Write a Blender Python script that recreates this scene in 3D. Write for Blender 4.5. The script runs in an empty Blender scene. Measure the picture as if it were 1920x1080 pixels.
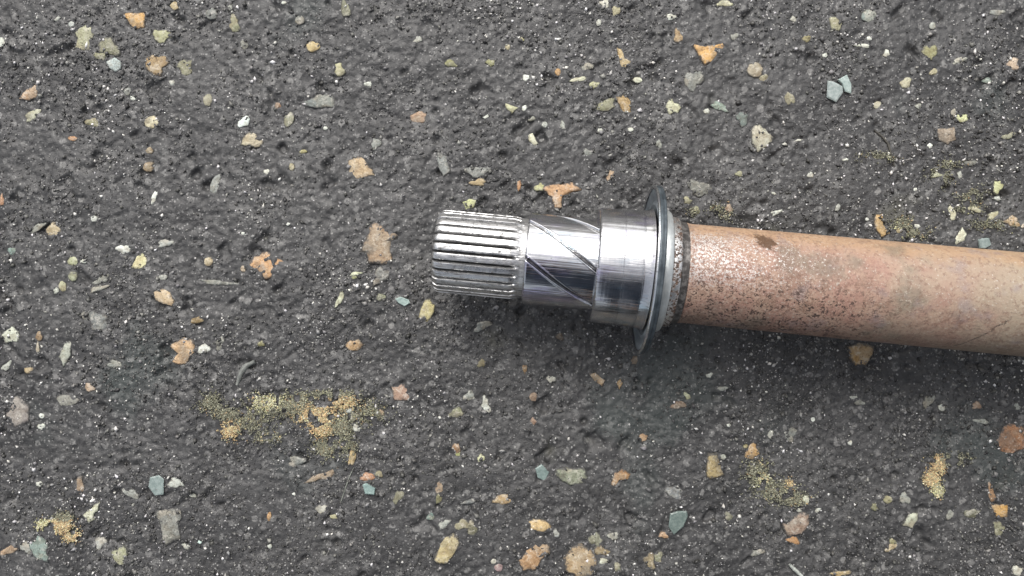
import bpy, math, random
import numpy as np
from mathutils import Vector, Matrix, Euler

R = math.radians
sc = bpy.context.scene
col = sc.collection
random.seed(11)
rng = np.random.default_rng(11)

# ------------------------------------------------------------------ camera
H = 0.290                      # metres from the lens down to the asphalt
FPX = 1507.0                   # focal length in pixels of the 1920 px photograph
cam = bpy.data.objects.new('camera', bpy.data.cameras.new('camera'))
col.objects.link(cam)
cam.data.sensor_width = 36.0
cam.data.lens = FPX / 1920.0 * 36.0
cam.data.clip_start = 0.01
cam.data.clip_end = 300.0
cam.location = (0, 0, H)
sc.camera = cam

# ------------------------------------------------------------------ daylight: overcast, brighter from the top of the frame
SUN_EL, SUN_AZ = 50.0, -14.0    # azimuth measured clockwise from +Y
world = bpy.data.worlds.new('World')
sc.world = world
world.use_nodes = True
wn = world.node_tree
for n in list(wn.nodes):
    wn.nodes.remove(n)
sky = wn.nodes.new('ShaderNodeTexSky')
sky.sky_type = 'NISHITA'
sky.sun_disc = False
sky.sun_elevation = R(SUN_EL)
sky.sun_rotation = R(SUN_AZ)
sky.air_density = 1.0
sky.dust_density = 6.0
sky.ozone_density = 1.0
hs = wn.nodes.new('ShaderNodeHueSaturation')
hs.inputs['Saturation'].default_value = 0.34
bg = wn.nodes.new('ShaderNodeBackground')
bg.inputs['Strength'].default_value = 0.15
wo = wn.nodes.new('ShaderNodeOutputWorld')
wn.links.new(sky.outputs[0], hs.inputs['Color'])
wn.links.new(hs.outputs[0], bg.inputs['Color'])
wn.links.new(bg.outputs[0], wo.inputs['Surface'])

sl = bpy.data.lights.new('sun', 'SUN')
sl.energy = 0.95
sl.angle = R(30)
sl.color = (1.0, 0.98, 0.955)
so = bpy.data.objects.new('sun', sl)
col.objects.link(so)
sd = Vector((math.cos(R(SUN_EL)) * math.sin(R(SUN_AZ)), math.cos(R(SUN_EL)) * math.cos(R(SUN_AZ)), math.sin(R(SUN_EL))))
so.rotation_euler = sd.to_track_quat('Z', 'Y').to_euler()
so.location = sd * 3

sc.view_settings.view_transform = 'Standard'
sc.view_settings.look = 'None'
sc.view_settings.gamma = 1.0
sc.view_settings.exposure = 0.38

EXPO = 1.55                    # what a diffuse white shows as, used only to turn seen colours into albedo


# ------------------------------------------------------------------ helpers
def lin(c):
    c = c / 255.0
    return c / 12.92 if c <= 0.04045 else ((c + 0.055) / 1.055) ** 2.4


def alb(rgb, e=EXPO, top=0.86, sat=.86):
    c = [lin(v) / e for v in rgb]
    g = c[0] * .3 + c[1] * .55 + c[2] * .15
    c = [g + (v - g) * sat for v in c]
    return (min(top, c[0] * .96), min(top, c[1] * 1.02), min(top, c[2] * .98))


def px(x, y, z=0.0):
    d = (H - z) / FPX
    return Vector(((x - 960.0) * d, (540.0 - y) * d, z))


def tag(o, label=None, cat=None, group=None, kind=None):
    for k, v in (('label', label), ('category', cat), ('group', group), ('kind', kind)):
        if v:
            o[k] = v
    return o


def mesh_obj(name, verts, faces, mat, parent=None, smooth=False):
    me = bpy.data.meshes.new(name)
    me.from_pydata(verts, [], faces)
    me.materials.append(mat)
    if smooth:
        me.polygons.foreach_set('use_smooth', [True] * len(me.polygons))
    me.update()
    o = bpy.data.objects.new(name, me)
    col.objects.link(o)
    if parent:
        o.parent = parent
    return o


def fast_mesh(name, V, F, mat, smooth=False, tint=None):
    """V (n,3) float, F (m,k) int"""
    me = bpy.data.meshes.new(name)
    n, (m, k) = len(V), F.shape
    me.vertices.add(n)
    me.vertices.foreach_set('co', np.ascontiguousarray(V, np.float32).ravel())
    me.loops.add(m * k)
    me.polygons.add(m)
    me.polygons.foreach_set('loop_start', np.arange(0, m * k, k, dtype=np.int32))
    me.loops.foreach_set('vertex_index', np.ascontiguousarray(F, np.int32).ravel())
    if smooth:
        me.polygons.foreach_set('use_smooth', np.ones(m, dtype=bool))
    me.update(calc_edges=True)
    me.validate()
    if tint is not None:
        at = me.attributes.new('tint', 'FLOAT_COLOR', 'POINT')
        c4 = np.ones((n, 4), np.float32)
        c4[:, :3] = tint
        at.data.foreach_set('color', c4.ravel())
    me.materials.append(mat)
    o = bpy.data.objects.new(name, me)
    col.objects.link(o)
    return o


# value noise on a hashed lattice, evaluated anywhere
_perm = rng.random((256, 256))


def vnoise(x, y, seed=0):
    x = x + seed * 17.31
    y = y + seed * 9.73
    xi = np.floor(x).astype(int)
    yi = np.floor(y).astype(int)
    fx = x - xi
    fy = y - yi
    fx = fx * fx * fx * (fx * (fx * 6 - 15) + 10)
    fy = fy * fy * fy * (fy * (fy * 6 - 15) + 10)
    g = lambda a, b: _perm[a & 255, b & 255]
    return (g(xi, yi) * (1 - fx) + g(xi + 1, yi) * fx) * (1 - fy) + (g(xi, yi + 1) * (1 - fx) + g(xi + 1, yi + 1) * fx) * fy


def rot(x, y, a):
    c, s = math.cos(a), math.sin(a)
    return x * c - y * s, x * s + y * c


def ground_h(x, y):
    """height of the asphalt in metres"""
    x = np.asarray(x, float)
    y = np.asarray(y, float)
    h = (vnoise(x * 22, y * 22, 1) - .5) * .0014
    a, b = rot(x, y, .6)
    h = h + (vnoise(a * 75, b * 75, 2) - .5) * .0009
    a, b = rot(x, y, 1.1)
    h = h + (vnoise(a * 210, b * 210, 3) - .5) * .00055
    a, b = rot(x, y, 2.3)
    h = h + (vnoise(a * 480, b * 480, 4) - .5) * .00038
    a, b = rot(x, y, .3)
    h = h + (vnoise(a * 900, b * 900, 5) - .5) * .00048
    # open pits between the stones of the mix
    a, b = rot(x, y, .9)
    p = vnoise(a * 130, b * 130, 6) * .55 + vnoise(a * 330, b * 330, 7) * .45
    h = h - np.clip((p - .69) / .2, 0, 1) ** 1.3 * .0018
    # worn flat tops
    top = .00055
    h = np.where(h > top, top + (h - top) * .45, h)
    # the relief fades out where nobody looks
    f = np.clip((.237 - np.abs(x)) / .02, 0, 1) * np.clip((.152 - np.abs(y)) / .02, 0, 1)
    return h * f


# ------------------------------------------------------------------ node helper
class M:
    def __init__(self, name):
        self.m = bpy.data.materials.new(name)
        self.m.use_nodes = True
        self.t = self.m.node_tree
        self.t.nodes.clear()
        self.out = self.t.nodes.new('ShaderNodeOutputMaterial')
        self.b = self.t.nodes.new('ShaderNodeBsdfPrincipled')
        self.t.links.new(self.b.outputs[0], self.out.inputs[0])
        tc = self.t.nodes.new('ShaderNodeTexCoord')
        self.co = tc.outputs['Object']

    def new(self, typ, **kw):
        n = self.t.nodes.new(typ)
        for k, v in kw.items():
            setattr(n, k, v)
        return n

    def put(self, sock, v):
        if hasattr(v, 'is_output') or isinstance(v, bpy.types.NodeSocket):
            self.t.links.new(v, sock)
        elif isinstance(v, tuple) and len(v) == 3 and sock.type == 'RGBA':
            sock.default_value = (*v, 1)
        else:
            sock.default_value = v

    def set(self, **kw):
        for k, v in kw.items():
            self.put(self.b.inputs[k.replace('_', ' ')], v)

    def map(self, scale, loc=(0, 0, 0), rot=(0, 0, 0)):
        n = self.new('ShaderNodeMapping')
        self.put(n.inputs['Vector'], self.co)
        n.inputs['Scale'].default_value = scale
        n.inputs['Location'].default_value = loc
        n.inputs['Rotation'].default_value = rot
        return n.outputs[0]

    def noise(self, scale, detail=3, rough=.55, vec=None, color=False, dist=0):
        n = self.new('ShaderNodeTexNoise')
        self.put(n.inputs['Vector'], vec if vec is not None else self.co)
        n.inputs['Scale'].default_value = scale
        n.inputs['Detail'].default_value = detail
        n.inputs['Roughness'].default_value = rough
        n.inputs['Distortion'].default_value = dist
        return n.outputs['Color' if color else 'Fac']

    def voro(self, scale, feature='F1', out='Distance', vec=None, rand=1.0):
        n = self.new('ShaderNodeTexVoronoi', feature=feature)
        self.put(n.inputs['Vector'], vec if vec is not None else self.co)
        n.inputs['Scale'].default_value = scale
        n.inputs['Randomness'].default_value = rand
        return n.outputs[out]

    def math(self, op, a, b=0.0, c=0.0, clamp=False):
        n = self.new('ShaderNodeMath', operation=op, use_clamp=clamp)
        self.put(n.inputs[0], a)
        self.put(n.inputs[1], b)
        self.put(n.inputs[2], c)
        return n.outputs[0]

    def step(self, v, lo, hi, a=0.0, b=1.0):
        n = self.new('ShaderNodeMapRange', interpolation_type='SMOOTHSTEP')
        self.put(n.inputs[0], v)
        n.inputs[1].default_value = lo
        n.inputs[2].default_value = hi
        n.inputs[3].default_value = a
        n.inputs[4].default_value = b
        return n.outputs[0]

    def mix(self, f, a, b, blend='MIX'):
        n = self.new('ShaderNodeMix', data_type='RGBA', blend_type=blend)
        self.put(n.inputs[0], f)
        self.put(n.inputs[6], a)
        self.put(n.inputs[7], b)
        return n.outputs[2]

    def xyz(self, vec=None):
        n = self.new('ShaderNodeSeparateXYZ')
        self.put(n.inputs[0], vec if vec is not None else self.co)
        return n.outputs

    def bump(self, h, dist, strength=1.0, normal=None):
        n = self.new('ShaderNodeBump')
        n.inputs['Strength'].default_value = strength
        n.inputs['Distance'].default_value = dist
        self.put(n.inputs['Height'], h)
        if normal is not None:
            self.put(n.inputs['Normal'], normal)
        return n.outputs[0]

    def attr(self, name, out='Color'):
        n = self.new('ShaderNodeAttribute', attribute_name=name)
        return n.outputs[out]


# ------------------------------------------------------------------ materials
def mat_asphalt():
    m = M('asphalt')
    big = m.noise(9, 4)
    mid = m.noise(60, 4)
    fine = m.noise(700, 3, .65)
    base = m.mix(m.step(mid, .36, .64), (.027, .0268, .027), (.056, .0555, .0555))
    base = m.mix(m.step(big, .35, .7, 0, .5), base, (.064, .0632, .062))
    blot = m.noise(28, 5, .65, vec=m.map((1, 1, 1), (5.2, 2.2, 0)))
    base = m.mix(m.step(blot, .50, .64, 0, .65), base, (.078, .077, .075))
    base = m.mix(m.step(blot, .46, .34, 0, .7), base, (.024, .0235, .024))
    # small crushed stone showing through the binder
    warp = m.new('ShaderNodeVectorMath', operation='ADD')
    wc = m.new('ShaderNodeVectorMath', operation='SCALE')
    m.put(wc.inputs[0], m.noise(500, 2, .6, color=True))
    wc.inputs['Scale'].default_value = .0016
    m.put(warp.inputs[0], m.co)
    m.put(warp.inputs[1], wc.outputs[0])
    wv = warp.outputs[0]
    cr = m.new('ShaderNodeSeparateColor')
    m.put(cr.inputs[0], m.voro(330, out='Color', vec=wv))
    d = m.voro(330, vec=wv)
    chip = m.math('MULTIPLY', m.step(cr.outputs[0], .62, .72), m.step(d, .38, .50, 1, 0))
    chipcol = m.mix(cr.outputs[1], (.085, .085, .083), (.19, .187, .18))
    base = m.mix(m.math('MULTIPLY', chip, m.step(fine, .3, .6, .25, .95)), base, chipcol)
    # finer sand
    cr2 = m.new('ShaderNodeSeparateColor')
    m.put(cr2.inputs[0], m.voro(1150, out='Color', vec=wv))
    d2 = m.voro(1150, vec=wv)
    s2 = m.math('MULTIPLY', m.step(cr2.outputs[0], .74, .80), m.step(d2, .30, .48, 1, 0))
    base = m.mix(m.math('MULTIPLY', s2, .85), base, m.mix(cr2.outputs[1], (.10, .10, .098), (.34, .335, .32)))
    base = m.mix(m.step(fine, .54, .34, 0, .75), base, (.022, .0215, .022))
    # algae: broad, faint green and blue-green stains
    g = m.noise(16, 3, .6, vec=m.map((1, 1, 1), (3.1, 1.7, 0)))
    base = m.mix(m.step(g, .60, .74, 0, .42), base, (.052, .070, .064))
    g2 = m.noise(24, 4, .6, vec=m.map((1, 1, 1), (7.1, 4.7, 0)))
    base = m.mix(m.step(g2, .64, .76, 0, .45), base, (.078, .076, .050))
    m.set(Base_Color=base, Roughness=m.step(fine, .3, .7, .46, .66))
    m.b.inputs['Specular IOR Level'].default_value = .62
    hh = m.math('ADD', m.math('MULTIPLY', fine, .6), m.math('MULTIPLY', m.noise(1900, 2), .4))
    m.set(Normal=m.bump(hh, .0005, .75))
    return m.m


def mat_stone():
    m = M('stone')
    oi = m.new('ShaderNodeObjectInfo')
    c = oi.outputs['Color']
    off = m.new('ShaderNodeVectorMath', operation='ADD')
    sc_ = m.new('ShaderNodeCombineXYZ')
    m.put(sc_.inputs[0], oi.outputs['Random'])
    m.put(sc_.inputs[1], m.math('MULTIPLY', oi.outputs['Random'], 7.3))
    m.put(off.inputs[0], m.co)
    m.put(off.inputs[1], sc_.outputs[0])
    v = off.outputs[0]
    n1 = m.noise(330, 4, .6, vec=v)
    n2 = m.noise(1300, 3, .65, vec=v)
    c = m.mix(1.0, c, (1.52, 1.51, 1.47), 'MULTIPLY')
    dark = m.mix(1.0, c, (.74, .70, .66), 'MULTIPLY')
    pale = m.mix(.40, c, (.66, .63, .56))
    k = m.mix(m.step(n1, .36, .52), dark, c)
    k = m.mix(m.step(n1, .52, .70), k, pale)
    tw = m.new('ShaderNodeSeparateColor')
    m.put(tw.inputs[0], m.noise(95, 2, .5, vec=v, color=True))
    k = m.mix(m.step(tw.outputs[0], .53, .60, 0, .55), k, m.mix(.55, k, (.30, .285, .225)))
    k = m.mix(m.step(tw.outputs[1], .55, .63, 0, .55), k, m.mix(.5, k, (.38, .30, .20)))
    k = m.mix(m.step(tw.outputs[2], .58, .66, 0, .8), k, m.mix(.6, k, (.11, .105, .09)))
    k = m.mix(m.step(n2, .47, .33, 0, .75), k, m.mix(1.0, c, (.46, .42, .38), 'MULTIPLY'))
    # binder smeared over the rim
    n3 = m.noise(520, 5, .72, vec=v, dist=.6)
    k = m.mix(m.step(n3, .54, .66, 0, .6), k, m.mix(.65, k, (.66, .62, .53)))
    k = m.mix(m.step(n3, .42, .33, 0, .6), k, m.mix(1.0, k, (.50, .46, .42), 'MULTIPLY'))
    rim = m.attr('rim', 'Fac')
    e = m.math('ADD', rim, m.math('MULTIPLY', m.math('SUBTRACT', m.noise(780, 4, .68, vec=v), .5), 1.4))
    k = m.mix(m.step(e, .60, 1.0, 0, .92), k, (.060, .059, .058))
    m.set(Base_Color=k, Roughness=m.step(n2, .3, .7, .45, .72))
    m.b.inputs['Specular IOR Level'].default_value = .4
    m.set(Normal=m.bump(m.math('ADD', n1, m.math('MULTIPLY', n2, .6)), .0008, .7))
    return m.m


def mat_grain():
    m = M('grit')
    m.set(Base_Color=m.attr('tint'), Roughness=.45)
    m.b.inputs['Specular IOR Level'].default_value = .55
    return m.m


def mat_moss():
    m = M('moss')
    m.set(Base_Color=m.attr('tint'), Roughness=.9)
    m.b.inputs['Specular IOR Level'].default_value = .15
    return m.m


def mat_glass():
    m = M('broken_glass')
    oi = m.new('ShaderNodeObjectInfo')
    n = m.noise(900, 3)
    m.set(Base_Color=m.mix(m.step(n, .35, .65), m.mix(1.0, oi.outputs['Color'], (.7, .74, .74), 'MULTIPLY'), oi.outputs['Color']), Roughness=.22)
    m.b.inputs['Transmission Weight'].default_value = .25
    m.set(Normal=m.bump(n, .0004, .4))
    return m.m


def mat_plain(name, c, rough=.7):
    m = M(name)
    n = m.noise(900, 3)
    m.set(Base_Color=m.mix(m.step(n, .35, .65), tuple(v * .65 for v in c), c), Roughness=rough)
    return m.m


def radial(m):
    x, y, z = m.xyz()[:3]
    return m.math('SQRT', m.math('ADD', m.math('MULTIPLY', y, y), m.math('MULTIPLY', z, z)))


def mat_steel(name, tintc=(.66, .665, .68), rough=.13, streak=.00016, ring=0.0, spots=.5, wav=.30):
    """bright machined steel; fine waviness along the axis, turning marks round it"""
    m = M(name)
    lon = m.noise(1, 4, .6, vec=m.map((9, 520, 520)))
    lon2 = m.noise(1, 3, .6, vec=m.map((40, 2400, 2400)))
    blot = m.noise(170, 4, .6)
    c = m.mix(m.step(blot, .40, .66), tuple(v * .86 for v in tintc), tintc)
    hue = m.noise(1, 3, .6, vec=m.map((55, 160, 160)))
    c = m.mix(m.step(hue, .50, .70, 0, .75), c, (.53, .49, .68))
    c = m.mix(m.step(hue, .46, .30, 0, .65), c, (.48, .59, .67))
    ln = m.noise(1, 4, .7, vec=m.map((16, 1000, 1000)))
    c = m.mix(m.step(ln, .56, .64, 0, .6), c, (.22, .215, .23))  # dark lengthwise streaks painted into the colour, imitating streaky reflections
    sp = m.noise(900, 2, .6)
    c = m.mix(m.step(sp, .69, .74, 0, spots), c, (.12, .11, .10))
    h = m.math('ADD', lon, m.math('MULTIPLY', lon2, .10))
    nrm = m.bump(h, streak * 2.6, wav)
    gv = m.attr('groove', 'Fac')
    c = m.mix(gv, c, (.075, .072, .070))
    if ring:
        rg = m.noise(1, 2, .7, vec=m.map((1500, 30, 30)))
        nrm = m.bump(rg, ring, .5, nrm)
    m.set(Base_Color=c, Metallic=1.0, Roughness=m.step(blot, .35, .7, rough, rough + .09), Normal=nrm)
    return m.m


def mat_spline(r_root, r_out):
    m = M('splined_steel')
    r = radial(m)
    n = m.noise(1, 4, .65, vec=m.map((260, 900, 900)))
    n2 = m.noise(420, 4, .6)
    c = m.mix(m.step(n, .35, .65), (.60, .60, .60), (.74, .74, .735))
    dirt = m.step(r, r_root + .0001, r_root + (r_out - r_root) * .86, 1, 0)
    dirt = m.math('MULTIPLY', dirt, m.step(n2, .30, .50, .8, 1))
    st = m.noise(1, 4, .7, vec=m.map((70, 1500, 1500)))
    spot = m.math('MAXIMUM', m.step(n2, .58, .68, 0, .8), m.step(st, .54, .66, 0, .85))
    d = m.math('MAXIMUM', dirt, spot)
    c = m.mix(d, c, (.045, .043, .042))
    m.set(Base_Color=c, Metallic=m.math('SUBTRACT', 1.0, m.math('MULTIPLY', d, .8)), Roughness=m.step(n, .3, .7, .22, .40),
          Normal=m.bump(m.math('ADD', n, n2), .0002, .5))
    return m.m


def mat_threads():
    m = M('flaking_steel')
    n = m.noise(620, 5, .7)
    n2 = m.noise(1900, 3, .6)
    f = m.step(m.math('ADD', m.math('MULTIPLY', n, .7), m.math('MULTIPLY', n2, .3)), .47, .53)
    c = m.mix(f, m.mix(m.step(n2, .4, .6), (.05, .038, .032), (.16, .09, .058)), (.72, .71, .69))
    m.set(Base_Color=c, Metallic=f, Roughness=m.math('SUBTRACT', .75, m.math('MULTIPLY', f, .42)), Normal=m.bump(n, .0004, .6))
    return m.m


def mat_tube(x0, x1):
    m = M('rusty_tube')
    x, y, z = m.xyz()[:3]
    u = m.math('DIVIDE', m.math('SUBTRACT', x, x0), x1 - x0)      # 0 at the collar, 1 at the frame edge
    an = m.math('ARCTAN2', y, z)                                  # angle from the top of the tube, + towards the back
    big = m.noise(42, 4, .6)
    mid = m.noise(160, 5, .65)
    fine = m.noise(1250, 4, .7)
    vf = m.noise(3000, 2, .6)
    pink = alb((188, 146, 124), 1.16, sat=.8)
    orange = alb((192, 150, 112), 1.16, sat=.85)
    beige = alb((172, 156, 134), 1.16)
    rose = alb((176, 128, 112), 1.16, sat=.85)
    c = m.mix(m.step(mid, .35, .65), pink, rose)
    uu = m.math('ADD', u, m.math('MULTIPLY', m.math('SUBTRACT', big, .5), .9))
    c = m.mix(m.step(uu, .45, .95, 0, .72), c, beige)
    c = m.mix(m.step(m.noise(60, 3, .6, vec=m.map((1, 1, 1), (.4, .2, .1))), .54, .70, 0, .55), c, rose)
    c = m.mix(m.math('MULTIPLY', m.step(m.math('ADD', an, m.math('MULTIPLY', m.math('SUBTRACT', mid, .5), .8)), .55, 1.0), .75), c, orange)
    # grime; the lower edge is also darkened evenly towards brown
    c = m.mix(m.step(big, .56, .70, 0, .6), c, alb((136, 126, 110)))
    c = m.mix(m.step(m.noise(75, 5, .68, vec=m.map((1, 1, 1), (.33, .61, .12))), .52, .64, 0, .35), c, alb((156, 120, 98)))
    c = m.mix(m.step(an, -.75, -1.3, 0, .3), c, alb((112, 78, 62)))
    c = m.mix(m.step(m.noise(110, 4, .6, vec=m.map((1, 1, 1), (.9, .7, .3))), .55, .72, 0, .5), c, alb((172, 150, 156)))
    c = m.mix(m.step(m.noise(700, 4, .7, vec=m.map((1, 1, 1), (.2, .9, .3))), .50, .36, 0, .55), c, alb((150, 104, 84)))
    c = m.mix(m.step(m.noise(1250, 3, .7), .58, .68, 0, .6), c, alb((226, 206, 190)))
    # bare metal showing through near the collar, thinning out along the tube
    lowfade = m.step(an, -.45, .15, .05, 1)
    wear = m.math('SUBTRACT', m.math('ADD', m.math('MULTIPLY', fine, .62), m.math('MULTIPLY', vf, .38)),
                  m.math('MULTIPLY', m.step(u, 0.0, .55), .13))
    wear = m.math('ADD', wear, m.math('MULTIPLY', m.math('SUBTRACT', mid, .5), .10))
    wear = m.math('MULTIPLY', m.step(wear, .47, .55), lowfade)
    wear = m.math('MULTIPLY', wear, m.step(an, 1.02, .72))
    bare = (.62, .60, .57)
    c = m.mix(m.math('MULTIPLY', wear, .85), c, bare)
    dk = m.math('MULTIPLY', m.step(m.noise(1000, 3, .7, vec=m.map((1, 1, 1), (.5, .1, .7))), .44, .36), m.step(u, .75, .1, .10, .5))
    c = m.mix(dk, c, (.085, .055, .042))
    # dark pits on the lower flank
    pit = m.math('ADD', m.math('MULTIPLY', fine, .6), m.math('MULTIPLY', m.noise(430, 3, .6), .4))
    pit = m.step(pit, .47, .42)
    pit = m.math('MULTIPLY', pit, m.step(an, .20, -.40, .08, 1))
    pit = m.math('MULTIPLY', pit, m.step(u, .62, .42, .25, 1))
    c = m.mix(m.math('MULTIPLY', pit, .88), c, (.045, .030, .026))
    # brown stain near the top edge
    sx = m.math('SUBTRACT', x, x0 + (x1 - x0) * .215)
    sy = m.math('SUBTRACT', an, .80)
    skew = m.math('ADD', sx, m.math('MULTIPLY', sy, .006))
    e = m.math('ADD', m.math('POWER', m.math('DIVIDE', skew, .0036), 2.0), m.math('POWER', m.math('DIVIDE', sy, .25), 2.0))
    e = m.math('ADD', e, m.math('MULTIPLY', m.math('SUBTRACT', m.noise(520, 4, .7), .5), 3.2))
    c = m.mix(m.step(e, 1.0, .35, 0, .9), c, (.085, .042, .018))
    # a crack running down the flank near the frame edge
    cx = m.math('SUBTRACT', m.math('SUBTRACT', x, x0 + (x1 - x0) * .845), m.math('MULTIPLY', m.math('ADD', an, .62), .0135))
    cx = m.math('ADD', cx, m.math('MULTIPLY', m.math('SUBTRACT', m.noise(300, 3), .5), .004))
    ck = m.math('MULTIPLY', m.step(m.math('ABSOLUTE', cx), .00055, .0002), m.math('MULTIPLY', m.step(an, -.25, -.4), m.step(vf, .40, .55)))
    c = m.mix(m.math('MULTIPLY', ck, .8), c, (.06, .045, .035))
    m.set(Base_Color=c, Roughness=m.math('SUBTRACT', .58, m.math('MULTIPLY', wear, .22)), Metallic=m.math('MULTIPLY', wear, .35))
    hh = m.math('SUBTRACT', m.math('ADD', m.math('MULTIPLY', mid, .6), m.math('MULTIPLY', fine, .5)), m.math('MULTIPLY', m.math('ADD', pit, ck), .4))
    m.set(Normal=m.bump(hh, .0007, .6))
    return m.m


# ------------------------------------------------------------------ ground
A = mat_asphalt()


def axis_coords(half, step, far=26.0):
    core = np.arange(-half, half + step * .5, step)
    out, d, p = [], step * 2, half
    while p < far:
        p += d
        d *= 1.55
        out.append(p)
    out = np.array(out)
    return np.concatenate([-out[::-1], core, out])


gx = axis_coords(.236, .00049)
gy = axis_coords(.151, .00049)
GX, GY = np.meshgrid(gx, gy)
GZ = ground_h(GX, GY)
nx, ny = len(gx), len(gy)
V = np.stack([GX.ravel(), GY.ravel(), GZ.ravel()], 1)
ii = (np.arange(ny - 1)[:, None] * nx + np.arange(nx - 1)[None, :]).ravel()
F = np.stack([ii, ii + 1, ii + nx + 1, ii + nx], 1)
ground = fast_mesh('ground', V, F, A, smooth=True)
tag(ground, 'dark grey worn asphalt with pebbles showing through its surface', kind='structure')


def gz(x, y):
    return float(ground_h(np.array([x]), np.array([y]))[0])


# ------------------------------------------------------------------ stones set in the asphalt
STONE = mat_stone()


def outline_blob(w, h, ang, kind, n, rnd):
    """outline in photograph pixels round (0,0)"""
    pts = []
    ph = [rnd.random() * 6.28 for _ in range(4)]
    if kind == 'a':                                             # angular chip
        k = rnd.choice([4, 5, 5, 6])
        cs = sorted([(i + rnd.uniform(-.28, .28)) / k * 2 * math.pi for i in range(k)])
        corners = [(math.cos(t) * rnd.uniform(.85, 1.1), math.sin(t) * rnd.uniform(.85, 1.1)) for t in cs]
        per = max(2, n // k)
        for i in range(k):
            a, b = corners[i], corners[(i + 1) % k]
            for j in range(per):
                f = j / per
                jj = .05 if j else 0
                pts.append((a[0] + (b[0] - a[0]) * f + rnd.uniform(-jj, jj), a[1] + (b[1] - a[1]) * f + rnd.uniform(-jj, jj)))
    else:
        amp = {'r': .06, 'f': .22}[kind]
        for i in range(n):
            t = i / n * 2 * math.pi
            r = 1 + amp * (math.sin(2 * t + ph[0]) * .7 + math.sin(3 * t + ph[1]) * .8 + math.sin(5 * t + ph[2]) * .5) + rnd.uniform(-amp, amp) * .4
            pts.append((r * math.cos(t), r * math.sin(t)))
    c, s = math.cos(R(ang)), math.sin(R(ang))
    return [(p[0] * w / 2 * c - p[1] * h / 2 * s, p[0] * w / 2 * s + p[1] * h / 2 * c) for p in pts]


def densify(poly, rnd, per=2, jit=.08):
    """polygon corners in pixels -> a slightly uneven outline"""
    n = len(poly)
    size = max(max(p[0] for p in poly) - min(p[0] for p in poly), max(p[1] for p in poly) - min(p[1] for p in poly))
    out = []
    for i in range(n):
        a, b = poly[i], poly[(i + 1) % n]
        out.append((a[0] + rnd.uniform(-1, 1) * .02 * size, a[1] + rnd.uniform(-1, 1) * .02 * size))
        for j in range(1, per):
            f = j / per
            out.append((a[0] + (b[0] - a[0]) * f + rnd.uniform(-1, 1) * jit * .5 * size, a[1] + (b[1] - a[1]) * f + rnd.uniform(-1, 1) * jit * .5 * size))
    return out


def plate_mesh(name, pts, rise, mat, skirt=.0010, dome=.25, rnd=random):
    """a low stone: buried skirt, bevelled shoulder, uneven top. pts in metres round the origin"""
    n = len(pts)
    area = sum(pts[i][0] * pts[(i + 1) % n][1] - pts[(i + 1) % n][0] * pts[i][1] for i in range(n))
    if area < 0:
        pts = pts[::-1]
    vs, fs, rim = [], [], []
    rings = [(1.04, -skirt, 1.0), (1.0, rise * .35, 1.0), (.86, rise * .85, .74), (.5, rise * (1 + dome * .7), .26)]
    for s, z, rm in rings:
        for p in pts:
            vs.append((p[0] * s, p[1] * s, z + (rnd.uniform(-.18, .18) * rise if z > 0 else 0)))
            rim.append(rm)
    vs.append((0, 0, rise * (1 + dome)))
    rim.append(0.0)
    for k in range(len(rings) - 1):
        for i in range(n):
            a, b = k * n + i, k * n + (i + 1) % n
            fs.append((a, b, b + n, a + n))
    o = (len(rings) - 1) * n
    for i in range(n):
        fs.append((o + i, o + (i + 1) % n, len(vs) - 1))
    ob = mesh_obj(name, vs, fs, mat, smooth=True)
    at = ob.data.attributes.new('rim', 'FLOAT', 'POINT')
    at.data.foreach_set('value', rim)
    return ob


def put_stone(cx, cy, pts_px, rgb, rise=.00045, name='stone', mat=None, sink=0.0):
    d = H / FPX
    rnd = random.Random(int(cx * 7919 + cy * 31))
    pts = [(p[0] * d, -p[1] * d) for p in pts_px]
    o = plate_mesh(name, pts, rise, mat or STONE, rnd=rnd)
    w = px(cx, cy)
    rr = max(math.hypot(*p) for p in pts) * .6
    zs = ground_h(np.array([w.x, w.x + rr, w.x - rr, w.x, w.x]), np.array([w.y, w.y, w.y, w.y + rr, w.y - rr]))
    o.location = (w.x, w.y, float(np.median(zs)) * .75 + float(zs.max()) * .25 - .00020 - sink)
    o.color = (*alb(rgb), 1)
    return o


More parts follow.
